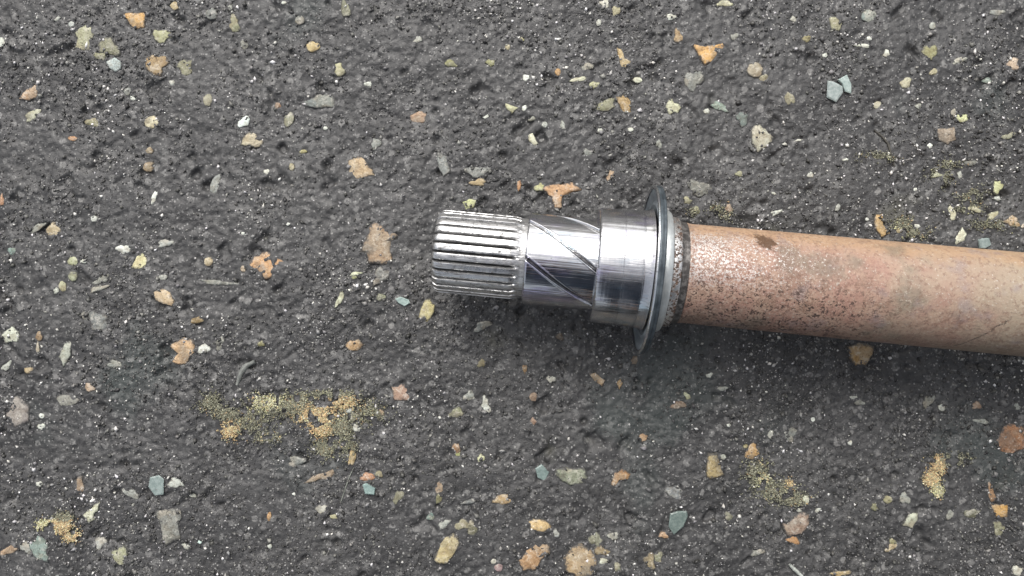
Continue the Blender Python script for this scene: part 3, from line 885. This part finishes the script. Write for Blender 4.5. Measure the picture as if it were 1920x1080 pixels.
GREEN = [alb((128, 128, 96), 1.35, .86, .5), alb((108, 110, 84), 1.35, .86, .5), alb((168, 166, 134), 1.35, .86, .5), alb((92, 94, 74), 1.35, .86, .5)]
ORANGE = [alb((206, 160, 92), 1.35, .86, .72), alb((188, 138, 78), 1.35, .86, .72), alb((220, 186, 120), 1.35, .86, .72), alb((140, 100, 58), 1.35, .86, .72)]
YELL = [alb((206, 200, 140), 1.35, .86, .72), alb((182, 176, 110), 1.35, .86, .72), alb((212, 204, 176), 1.35, .86, .72), alb((140, 136, 84), 1.35, .86, .72)]
PAL = [GREEN, ORANGE, YELL]
moss('long olive and orange moss patch, largest on the asphalt, left of the shaft',
     [(395, 755, 22, 18, .5, 0), (425, 775, 20, 12, .4, 0), (432, 805, 16, 16, .5, 1), (470, 785, 34, 26, 1.2, 0), (500, 755, 26, 14, .8, 2),
      (545, 765, 44, 18, 1.4, 0), (560, 745, 26, 10, .6, 0), (590, 775, 34, 18, 1.6, 1), (605, 800, 18, 18, 1.0, 1), (640, 755, 26, 12, 1.0, 1), (625, 740, 40, 8, .8, 0),
      (640, 800, 26, 22, 1.0, 0), (610, 840, 24, 18, .7, 0), (690, 775, 28, 22, .6, 0), (505, 820, 30, 10, .4, 0), (650, 835, 18, 18, .5, 0)], 3600, 5, PAL)
moss('dark olive moss patch with pale specks below the rusty tube', [(1420, 885, 24, 24, 1, 0), (1450, 920, 34, 20, 1.2, 0), (1490, 935, 26, 12, .8, 0), (1430, 900, 12, 12, .3, 2), (1480, 908, 8, 8, .2, 1)], 700, 6, PAL)
moss('narrow golden moss streak on dark asphalt far right below the tube', [(1757, 872, 10, 14, 1, 1), (1745, 898, 12, 14, 1, 1), (1757, 918, 8, 12, .6, 2), (1780, 862, 34, 10, .7, 0)], 800, 7, PAL)
moss('small yellow brown moss clump beside the cream stone, lower left corner', [(88, 984, 16, 8, 1, 2), (115, 985, 20, 12, 1.4, 1), (120, 970, 14, 8, .7, 0), (135, 1005, 14, 10, .8, 1)], 800, 8, PAL)
moss('thin olive moss tuft above the rusty tube beside a yellow stone', [(1690, 420, 22, 16, 1, 0), (1715, 437, 28, 12, 1, 0), (1680, 435, 10, 8, .4, 2)], 260, 9, PAL)
moss('scattered olive moss with cream specks behind the tube, far right', [(1765, 335, 22, 16, 1, 0), (1820, 365, 26, 18, 1, 0), (1815, 390, 28, 10, .7, 0), (1860, 420, 40, 12, .8, 0), (1780, 308, 22, 10, .5, 0)], 380, 10, PAL)
moss('thin flat olive moss streak crossed by the dark twig', [(1645, 295, 36, 9, 1, 0)], 110, 12, PAL)
moss('faint olive moss between small stones just behind the tube mouth', [(1345, 390, 18, 9, 1, 0), (1360, 405, 20, 10, 1, 0), (1300, 398, 12, 10, .6, 0)], 70, 13, PAL)

# ------------------------------------------------------------------ loose glass and paint chips
GLASS = mat_glass()


def shard(poly, rgb, label, rise=.0011, tilt=(0, 0)):
    rnd = random.Random(int(poly[0][0]))
    cx = sum(p[0] for p in poly) / len(poly)
    cy = sum(p[1] for p in poly) / len(poly)
    d = H / FPX
    pts = [((p[0] - cx) * d, -(p[1] - cy) * d) for p in poly][::-1]
    n = len(pts)
    vs = [(x * .97, y * .97, 0) for x, y in pts] + [(x, y, rise * .75) for x, y in pts] + [(x * .86, y * .86, rise + rnd.uniform(-.1, .1) * rise) for x, y in pts]
    fs = [tuple(range(n))[::-1]]
    for k in range(2):
        for i in range(n):
            a, b = k * n + i, k * n + (i + 1) % n
            fs.append((a, b, b + n, a + n))
    fs.append(tuple(range(2 * n, 3 * n)))
    o = mesh_obj('glass_shard', vs, fs, GLASS)
    w = px(cx, cy)
    o.location = (w.x, w.y, gz(w.x, w.y) + .0001)
    o.rotation_euler = (tilt[0], tilt[1], 0)
    o.color = (*alb(rgb, 1.05, sat=.5), 1)
    tag(o, label, 'glass shard', 'broken glass shards lying on the asphalt')
    return o


shard([(1549, 153), (1560, 155), (1576, 164), (1577, 176), (1565, 193), (1548, 184)], (186, 196, 196), 'pale blue-grey shard touching its twin, top right, the one on the left', tilt=(.05, -.1))
shard([(1567, 152), (1585, 142), (1593, 160), (1592, 178), (1580, 174), (1575, 160)], (190, 208, 204), 'pale green-white shard touching its twin, top right, the one on the right', tilt=(-.08, .12))
shard([(1255, 961), (1270, 956), (1286, 956), (1288, 966), (1280, 985), (1262, 1000), (1252, 985)], (128, 148, 142), 'big sea-green glass shard lying below the shaft')
shard([(1003, 878), (1015, 870), (1030, 885), (1022, 903), (1008, 896)], (150, 176, 172), 'small diamond-shaped glass shard left of a flat grey-green stone', tilt=(.1, .1))
shard([(681, 907), (688, 904), (705, 914), (703, 926), (686, 924)], (150, 186, 182), 'small aqua glass shard touching an orange stone', tilt=(-.1, .06))
shard([(742, 560), (752, 556), (768, 562), (770, 568), (760, 574), (748, 568)], (186, 214, 208), 'tiny bright glass splinter below and left of the splined end', tilt=(.1, -.1))
shard([(283, 894), (300, 890), (309, 898), (308, 926), (292, 928), (280, 912)], (158, 176, 174), 'flat pale aqua shard in the lower left of the asphalt', rise=.0007)
shard([(1832, 450), (1841, 446), (1854, 446), (1858, 460), (1845, 467), (1836, 466)], (158, 174, 172), 'square grey-blue glass cube against the back edge of the tube', rise=.0022)

# ------------------------------------------------------------------ twig and dry stems
def tube_path(name, path, radii, mat, sides=7):
    vs, fs = [], []
    n = len(path)
    for i, p in enumerate(path):
        a, b = path[max(0, i - 1)], path[min(n - 1, i + 1)]
        t = (b - a).normalized()
        u = t.cross(Vector((0, 0, 1))).normalized()
        w = u.cross(t)
        for k in range(sides):
            an = 2 * math.pi * k / sides
            vs.append(p + (u * math.cos(an) + w * math.sin(an)) * radii[i])
    for i in range(n - 1):
        for k in range(sides):
            a, b = i * sides + k, i * sides + (k + 1) % sides
            fs.append((a, b, b + sides, a + sides))
    fs.append(tuple(range(sides)))
    fs.append(tuple(range((n - 1) * sides, n * sides))[::-1])
    c = path[n // 2].copy()
    o = mesh_obj(name, [v - c for v in vs], fs, mat, smooth=True)
    o.location = c
    return o


def stem(name, pix, r, mat, lift, label, cat, group=None, rag=.12, tip=.6):
    rnd = random.Random(int(pix[0][0]))
    pts = []
    for i in range(len(pix) - 1):
        for j in range(4):
            f = j / 4
            x = pix[i][0] + (pix[i + 1][0] - pix[i][0]) * f
            y = pix[i][1] + (pix[i + 1][1] - pix[i][1]) * f
            pts.append((x, y))
    pts.append(pix[-1])
    path, rad = [], []
    for i, (x, y) in enumerate(pts):
        w = px(x, y)
        w.z = max(gz(w.x, w.y), 0) + lift
        path.append(w)
        t = i / (len(pts) - 1)
        rad.append(r * (tip + (1 - tip) * math.sin(math.pi * t)) * rnd.uniform(1 - rag, 1 + rag))
    zs = [p.z for p in path]
    for i in range(len(path)):
        path[i].z = sum(zs[max(0, i - 2):i + 3]) / len(zs[max(0, i - 2):i + 3])
    o = tube_path(name, path, rad, mat)
    return tag(o, label, cat, group)


stem('twig', [(1638, 244), (1652, 256), (1663, 270), (1668, 288), (1676, 312)], .00042, mat_plain('bark', (.085, .080, .068), .8), .0003,
     'thin dark curved twig lying behind the rusty tube', 'twig')
stem('dry_stem', [(478, 678), (463, 685), (453, 697), (444, 722)], .0011, mat_plain('dry_stem', alb((150, 149, 146)), .6), -.0003,
     'curved grey dry stem pressed into the asphalt above the long moss patch', 'dry stem')
stem('plant_fibre', [(1480, 1058), (1488, 1066), (1502, 1079), (1510, 1090)], .0007, mat_plain('pale_fibre', alb((222, 222, 216)), .6), .0002,
     'short white fibre at the bottom edge, lower right', 'fibre', 'loose fibres on the asphalt')
stem('plant_fibre', [(664, 876), (655, 895), (645, 925), (640, 940)], .00022, mat_plain('grey_fibre', alb((170, 170, 160)), .6), .0002,
     'hair-thin pale fibre below the long moss patch', 'fibre', 'loose fibres on the asphalt')

# ------------------------------------------------------------------ the drive shaft
FL_PX = 1209.0                                  # where the axis meets the front of the flange, in photograph pixels
FL_PY = 516.0 + .0933 * (FL_PX - 1320.0)
R_FL = .0276
AX_H = R_FL - .0001
DEPTH = H - AX_H
RISE = R(1.8)                                   # the far end lies on a wider joint, so the axis climbs
TURN = -math.atan(.0933)
UNIT = DEPTH / FPX
shaft = bpy.data.objects.new('drive_shaft', None)
col.objects.link(shaft)
shaft.empty_display_size = .02
o3 = px(FL_PX, FL_PY, AX_H)
shaft.location = o3
shaft.rotation_euler = Euler((0, -RISE, TURN), 'XYZ')
tag(shaft, 'rusty tubular drive shaft with bright splined end lying on asphalt', 'drive shaft')
axis_dir = Vector((math.cos(RISE) * math.cos(TURN), math.cos(RISE) * math.sin(TURN), math.sin(RISE)))


def S_(pxx):
    """distance along the axis (m) of the point seen at picture x"""
    k = (pxx - 960.0) / FPX
    # (o.x + s ax) = k (DEPTH - s az)
    return (k * DEPTH - o3.x) / (axis_dir.x + k * axis_dir.z)


def RAD(rpx, s):
    """radius in metres that shows as rpx pixels at axial position s"""
    d = DEPTH - s * axis_dir.z
    return rpx * d / math.sqrt(FPX * FPX + rpx * rpx)


def lathe(name, prof, mat, seg=160, parent=shaft, sharp=35):
    """prof: list of (s, r); closed at both ends when r == 0"""
    vs, fs = [], []
    idx = []
    for s, r in prof:
        if r <= 1e-7:
            idx.append([len(vs)])
            vs.append((s, 0, 0))
        else:
            idx.append(list(range(len(vs), len(vs) + seg)))
            for k in range(seg):
                a = 2 * math.pi * k / seg
                vs.append((s, r * math.sin(a), r * math.cos(a)))
    for a, b in zip(idx[:-1], idx[1:]):
        for k in range(seg):
            k2 = (k + 1) % seg
            if len(a) == 1 and len(b) == 1:
                continue
            if len(a) == 1:
                fs.append((a[0], b[k2], b[k]))
            elif len(b) == 1:
                fs.append((a[k], a[k2], b[0]))
            else:
                fs.append((a[k], a[k2], b[k2], b[k]))
    o = mesh_obj(name, vs, fs, mat, parent, smooth=True)
    o.data.set_sharp_from_angle(angle=R(sharp))
    return o


def PR(lst):
    return [(S_(x), RAD(r, S_(x)) if r else 0.0) for x, r in lst]


# --- splined end: 28 teeth, chamfered tip, run-out at the inner end
TEETH = 28
RO, RRT = 78.5, 68.5
prof = []                                        # px, root factor, outer factor
prof += [(819.2, .80, .80), (819.8, .855, .90), (822, .870, .945), (825, .873, .975), (829, .873, .995), (833, .873, 1.0)]
for i in range(1, 34):
    prof.append((833 + (958 - 833) * i / 34, .873, 1.0))
prof += [(958, .873, 1.0), (962, .885, .998), (965, .905, .99), (968, .93, .985), (971, .95, .975), (974, .957, .965), (977, .955, .957), (980, .955, .955), (990, .955, .955)]
PH = 14
us = [0.0, .05, .14, .28, .44, .58, .625, .67, .715, .76, .83, .88, .925, .965]
tp = [.96, 1.0, 1.0, 1.0, 1.0, 1.0, .97, .62, .16, .0, .0, .16, .62, .88]
vs, fs = [], []
srnd = np.random.default_rng(4)
nick = srnd.random((TEETH, 60))
for j, (x, lo, hi) in enumerate(prof):
    s = S_(x)
    ro = RAD(RO, s)
    for t in range(TEETH):
        wear = 1 - .006 * (nick[t, j % 60] ** 4) - .010 * nick[t, 0]
        for u, h in zip(us, tp):
            a = (t + u) / TEETH * 2 * math.pi
            r = ro * (lo + (hi * (wear if hi > lo else 1) - lo) * h)
            vs.append((s, r * math.sin(a), r * math.cos(a)))
nr = TEETH * PH
for j in range(len(prof) - 1):
    for k in range(nr):
        k2 = (k + 1) % nr
        fs.append((j * nr + k, j * nr + k2, (j + 1) * nr + k2, (j + 1) * nr + k))
vs.append((S_(819.2), 0, 0))
for k in range(nr):
    fs.append((len(vs) - 1, (k + 1) % nr, k))
spl = mesh_obj('splined_end', vs, fs, mat_spline(RAD(RRT, S_(900)), RAD(RO, S_(900))), shaft, smooth=True)
spl.data.set_sharp_from_angle(angle=R(30))

# --- bearing journal with spiral oil grooves
STEEL_J = mat_steel('journal_steel', rough=.075, streak=.00030)
ns, na = 190, 620
s0, s1 = S_(985.5), S_(1118)
ss = np.linspace(s0, s1, ns)
pxs = np.linspace(985.5, 1118, ns)
aa = np.linspace(0, 2 * math.pi, na, endpoint=False)
SS, AA = np.meshgrid(ss, aa, indexing='ij')
PX = np.meshgrid(pxs, aa, indexing='ij')[0]
rj = np.array([RAD(86.0, s) for s in ss])[:, None] * np.ones((1, na))
edge = np.clip((PX - 985.5) / 4.5, 0, 1)
rj = rj * (.955 + .045 * np.sqrt(np.clip(1 - (1 - edge) ** 2, 0, 1)))
th0 = R(46.8) - (PX - 995) / 120.0 * R(55.5)      # groove angle from the top, + is the back (+y)
step = 2 * math.pi / 7
dd = (AA - th0 + step / 2) % step - step / 2
arc = np.abs(dd) * .015 * math.cos(R(38))         # distance across the groove in metres
kk = np.floor((AA - th0 + step / 2) / step)
keepg = np.where(((kk % 7) == 5), 0.0, 1.0)
depth = np.clip((.00066 - arc) / .00036, 0, 1) * keepg
lip = np.exp(-((arc - .00082) / .00015) ** 2) * keepg
rj = rj - depth * .00070 + lip * .00006
V = np.stack([SS, rj * np.sin(AA), rj * np.cos(AA)], 2).reshape(-1, 3)
I = np.arange(ns * na).reshape(ns, na)
F = np.stack([I[:-1], np.roll(I, -1, 1)[:-1], np.roll(I, -1, 1)[1:], I[1:]], 2).reshape(-1, 4)
jo = fast_mesh('bearing_journal', V, F, STEEL_J, smooth=True)
jo.parent = shaft
ga = jo.data.attributes.new('groove', 'FLOAT', 'POINT')
ga.data.foreach_set('value', (keepg * np.clip((.00050 - arc) / .00022, 0, 1) * (.7 + .3 * vnoise(SS * 900, AA * 40, 21))).ravel().astype(np.float32))

# --- bearing race pressed on the shaft
STEEL_R = mat_steel('race_steel', rough=.15, streak=.00030, ring=.00004, wav=.22)
lathe('bearing_race', PR([(1114, 85.5), (1112.8, 90), (1112.8, 103), (1113.6, 105), (1116, 106.8), (1119, 107.4), (1150, 108.4), (1157.6, 108.6), (1158.0, 108.1), (1159.0, 108.1), (1159.4, 108.7),
                          (1185, 109.8), (1191, 110.0), (1191.6, 109.2), (1193.4, 109.2), (1194, 110.3), (1204, 111.5), (1207.5, 113.5), (1211, 115)]), STEEL_R, seg=220)

# --- dust flange: thin dished disc with a rolled rim
mfl = M('flange_plate')
bl = mfl.noise(240, 4, .6)
fc = mfl.mix(mfl.step(bl, .35, .68), (.16, .185, .205), (.29, .325, .35))
fc = mfl.mix(mfl.step(mfl.noise(330, 5, .7), .60, .70, 0, .8), fc, (.12, .075, .05))
mfl.set(Base_Color=fc, Metallic=.35, Roughness=mfl.step(bl, .3, .7, .34, .52), Normal=mfl.bump(bl, .0003, .4))
fl = lathe('dust_flange', PR([(1217.5, 104), (1216, 114), (1215.2, 120), (1213.0, 123), (1213.2, 127), (1215.4, 130), (1214.6, 139), (1212.2, 142.5), (1211.2, 147), (1210.2, 152), (1209.8, 156.2),
                              (1211.6, 156.8), (1222.4, 156.6), (1223, 152), (1223, 100)]), mfl.m, seg=240)
mrb = M('slate_rim')
bl = mrb.noise(260, 5, .65)
mrb.set(Base_Color=mrb.mix(mrb.step(bl, .38, .66), (.040, .052, .062), (.10, .122, .138)), Metallic=.35, Roughness=mrb.step(bl, .3, .7, .35, .55), Normal=mrb.bump(bl, .0003, .5))
lathe('rim_band', PR([(1211.4, 156.0), (1211.4, 158.2), (1212.6, 158.6), (1215.2, 158.4), (1215.8, 157.3), (1217.0, 157.3), (1217.6, 158.4), (1221, 158.3), (1222.6, 157), (1222.8, 155.5)]), mrb.m, seg=240, parent=fl)
lathe('rim_edge', PR([(1208.9, 151.5), (1207.4, 154.4), (1207.2, 157.2), (1208.4, 158.9), (1209.8, 159.3), (1211.2, 158.5), (1211.3, 156)]), mat_steel('rim_steel', (.78, .80, .81), rough=.16), seg=240, parent=fl)

# --- pale sealing ring behind the flange
msr = M('zinc_ring')
bl = msr.noise(420, 3, .6)
msr.set(Base_Color=msr.mix(msr.step(bl, .4, .7), (.50, .53, .53), (.60, .63, .62)), Metallic=.55, Roughness=.38, Normal=msr.bump(bl, .0002, .3))
lathe('seal_ring', PR([(1222.8, 100), (1222.8, 111), (1224.5, 114.5), (1227.5, 115.2), (1228.6, 114.4), (1230, 115.0), (1240, 114.4), (1243, 112.5), (1244, 109), (1244, 95)]), msr.m, seg=200)

# --- pitted neck, groove, tube
lathe('pitted_neck', PR([(1243.6, 90), (1243.6, 101), (1246, 103.2), (1257, 102.6), (1260.2, 100.8), (1261, 98.2), (1261.5, 92)]), mat_threads(), seg=180)
mgr = M('dark_groove')
bl = mgr.noise(700, 4, .6)
mgr.set(Base_Color=mgr.mix(mgr.step(bl, .4, .65), (.06, .055, .052), (.20, .19, .18)), Metallic=.5, Roughness=.5)
lathe('neck_groove', PR([(1261.2, 97.4), (1264, 96.2), (1269, 95.8), (1274.5, 95.6), (1275.0, 91)]), mgr.m, seg=160)
XT = 1274.6
tube_prof = [(S_(XT), RAD(90, S_(XT))), (S_(XT + .8), RAD(93.2, S_(XT))), (S_(XT + 3.5), RAD(94.4, S_(XT))), (S_(XT + 9), RAD(93.2, S_(XT))), (S_(XT + 14), RAD(93.0, S_(XT)))]
sA, sB = S_(1320), S_(1920)
rA, rB = RAD(93.4, sA), RAD(97.4, sB)
s_end = .46
for i in range(0, 26):
    s = sA + (s_end - sA) * i / 25
    f = min(1.0, (s - sA) / (sB - sA))
    tube_prof.append((s, rA + (rB - rA) * f))
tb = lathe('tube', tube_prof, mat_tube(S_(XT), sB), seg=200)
# the joint the far end rests on, beyond the frame
zc = AX_H + (s_end + .05) * math.sin(RISE)
rj_ = zc / math.cos(RISE)
mj = mat_plain('joint_iron', (.10, .075, .06), .6)
lathe('joint_housing', [(s_end - .03, .0165), (s_end - .02, .021), (s_end - .005, .026), (s_end + .01, rj_ * .93), (s_end + .02, rj_), (s_end + .075, rj_ * .995), (s_end + .08, rj_ * .93), (s_end + .085, .02), (s_end + .085, 0)], mj, seg=64)
print('stones', n_stone, 'grains', len(P))

# ------------------------------------------------------------------ the photographer crouching at the near side, whose body shades it and shows in the steel
def skin(name, nodes, edges, mat, parent=None, levels=2, root=0):
    """nodes: name -> (x, y, z, rx, ry)"""
    keys = list(nodes)
    me = bpy.data.meshes.new(name)
    me.from_pydata([nodes[k][:3] for k in keys], [(keys.index(a), keys.index(b)) for a, b in edges], [])
    me.materials.append(mat)
    o = bpy.data.objects.new(name, me)
    col.objects.link(o)
    md = o.modifiers.new('skin', 'SKIN')
    md.use_smooth_shade = True
    for i, k in enumerate(keys):
        sv = me.skin_vertices[0].data[i]
        sv.radius = (nodes[k][3], nodes[k][4])
        sv.use_root = (i == root)
    sb = o.modifiers.new('subdivision', 'SUBSURF')
    sb.levels = sb.render_levels = levels
    if parent:
        o.parent = parent
    return o


def cloth(name, c, scale=60):
    m = M(name)
    n = m.noise(scale, 4)
    m.set(Base_Color=m.mix(m.step(n, .35, .65), tuple(v * .7 for v in c), c), Roughness=.9, Normal=m.bump(m.noise(14, 3), .02, .5))
    return m.m


PX0, PY0 = .19, 0.11
def P_(x, y, z, r, r2=None):
    return (PX0 + x, PY0 + y, z, r, r2 or r)

bn = {'pelvis': P_(0, -.78, .40, .13, .11), 'waist': P_(0, -.70, .56, .12, .10), 'chest': P_(0, -.58, .78, .14, .11), 'collar': P_(0, -.50, .92, .08, .07),
      'neck': P_(0, -.46, .99, .05), 'skull': P_(0, -.43, 1.08, .075, .085), 'crown': P_(0, -.41, 1.17, .06, .07)}
be = [('pelvis', 'waist'), ('waist', 'chest'), ('chest', 'collar'), ('collar', 'neck'), ('neck', 'skull'), ('skull', 'crown')]
for s, q in ((-1, 'l'), (1, 'r')):
    bn.update({q + 'sh': P_(.18 * s, -.53, .88, .055), q + 'el': P_(.29 * s, -.44, .62, .040), q + 'wr': P_(.22 * s, -.27, .50, .026, .022), q + 'pa': P_(.20 * s, -.20, .455, .036, .016),
               q + 'hip': P_(.10 * s, -.76, .38, .09), q + 'kn': P_(.20 * s, -.40, .47, .058), q + 'an': P_(.15 * s, -.58, .10, .038), q + 'toe': P_(.17 * s, -.43, .035, .035, .025)})
    be += [('collar', q + 'sh'), (q + 'sh', q + 'el'), (q + 'el', q + 'wr'), (q + 'wr', q + 'pa'), ('pelvis', q + 'hip'), (q + 'hip', q + 'kn'), (q + 'kn', q + 'an'), (q + 'an', q + 'toe')]
    for f in range(4):
        fx = (.20 * s + (f - 1.5) * .019)
        L = (.058, .068, .064, .050)[f]
        bn[q + 'a%d' % f] = P_(fx, -.165, .430, .0095)
        bn[q + 'b%d' % f] = P_(fx, -.150 , .430 - L * .55, .0085)
        bn[q + 'c%d' % f] = P_(fx, -.160, .430 - L, .0070)
        be += [(q + 'pa', q + 'a%d' % f), (q + 'a%d' % f, q + 'b%d' % f), (q + 'b%d' % f, q + 'c%d' % f)]
    bn[q + 't0'] = P_(.20 * s - .040 * s, -.205, .440, .011)
    bn[q + 't1'] = P_(.20 * s - .048 * s, -.185, .412, .0085)
    be += [(q + 'pa', q + 't0'), (q + 't0', q + 't1')]
mskin = mat_plain('skin', (.42, .26, .19), .55)
person = skin('person', bn, be, mskin)
tag(person, 'person in dark blue jacket crouching beside the shaft with forearms on knees', 'person')
jn = {'hem': P_(0, -.79, .42, .185, .16), 'waist': P_(0, -.70, .57, .19, .16), 'chest': P_(0, -.58, .78, .20, .165), 'collar': P_(0, -.505, .92, .105, .095)}
je = [('hem', 'waist'), ('waist', 'chest'), ('chest', 'collar')]
tn = {'belt': P_(0, -.745, .50, .155, .13), 'seat': P_(0, -.785, .395, .15, .13)}
te = [('belt', 'seat')]
for s, q in ((-1, 'l'), (1, 'r')):
    jn.update({q + 'sh': P_(.18 * s, -.53, .88, .09), q + 'el': P_(.29 * s, -.44, .62, .066), q + 'cuff': P_(.225 * s, -.285, .51, .044)})
    je += [('collar', q + 'sh'), (q + 'sh', q + 'el'), (q + 'el', q + 'cuff')]
    tn.update({q + 'hip': P_(.135 * s, -.70, .395, .115), q + 'kn': P_(.20 * s, -.395, .475, .098), q + 'hem': P_(.155 * s, -.57, .13, .066)})
    te += [('seat', q + 'hip'), (q + 'hip', q + 'kn'), (q + 'kn', q + 'hem')]
skin('jacket', jn, je, cloth('navy_cloth', (.030, .036, .050)), person)
skin('trousers', tn, te, cloth('denim', (.040, .055, .085)), person)
for s in (-1, 1):
    skin('shoe', {'heel': P_(.15 * s, -.60, .055, .048, .05), 'mid': P_(.16 * s, -.51, .05, .046, .045), 'toe': P_(.172 * s, -.40, .042, .046, .036)}, [('heel', 'mid'), ('mid', 'toe')], cloth('shoe_leather', (.03, .028, .026)), person)
skin('hair', {'back': P_(0, -.475, 1.10, .07, .075), 'top': P_(0, -.435, 1.18, .07, .062), 'front': P_(0, -.375, 1.19, .05, .03)}, [('back', 'top'), ('top', 'front')], cloth('hair', (.05, .035, .025)), person)
skin('nose', {'bridge': P_(0, -.345, 1.11, .012), 'tip': P_(0, -.325, 1.075, .017)}, [('bridge', 'tip')], mskin, person, 1)
for s in (-1, 1):
    skin('ear', {'low': P_(.078 * s, -.425, 1.07, .008, .014), 'high': P_(.082 * s, -.435, 1.115, .008, .018)}, [('low', 'high')], mskin, person, 1)
    skin('eye', {'in': P_(.028 * s, -.355, 1.105, .011), 'out': P_(.038 * s, -.358, 1.105, .010)}, [('in', 'out')], mat_plain('eye', (.30, .29, .28), .3), person, 1)
skin('mouth', {'left': P_(-.022, -.352, 1.045, .006), 'mid': P_(0, -.343, 1.045, .008), 'right': P_(.022, -.352, 1.045, .006)}, [('left', 'mid'), ('mid', 'right')], mat_plain('lips', (.36, .17, .14), .5), person, 1)
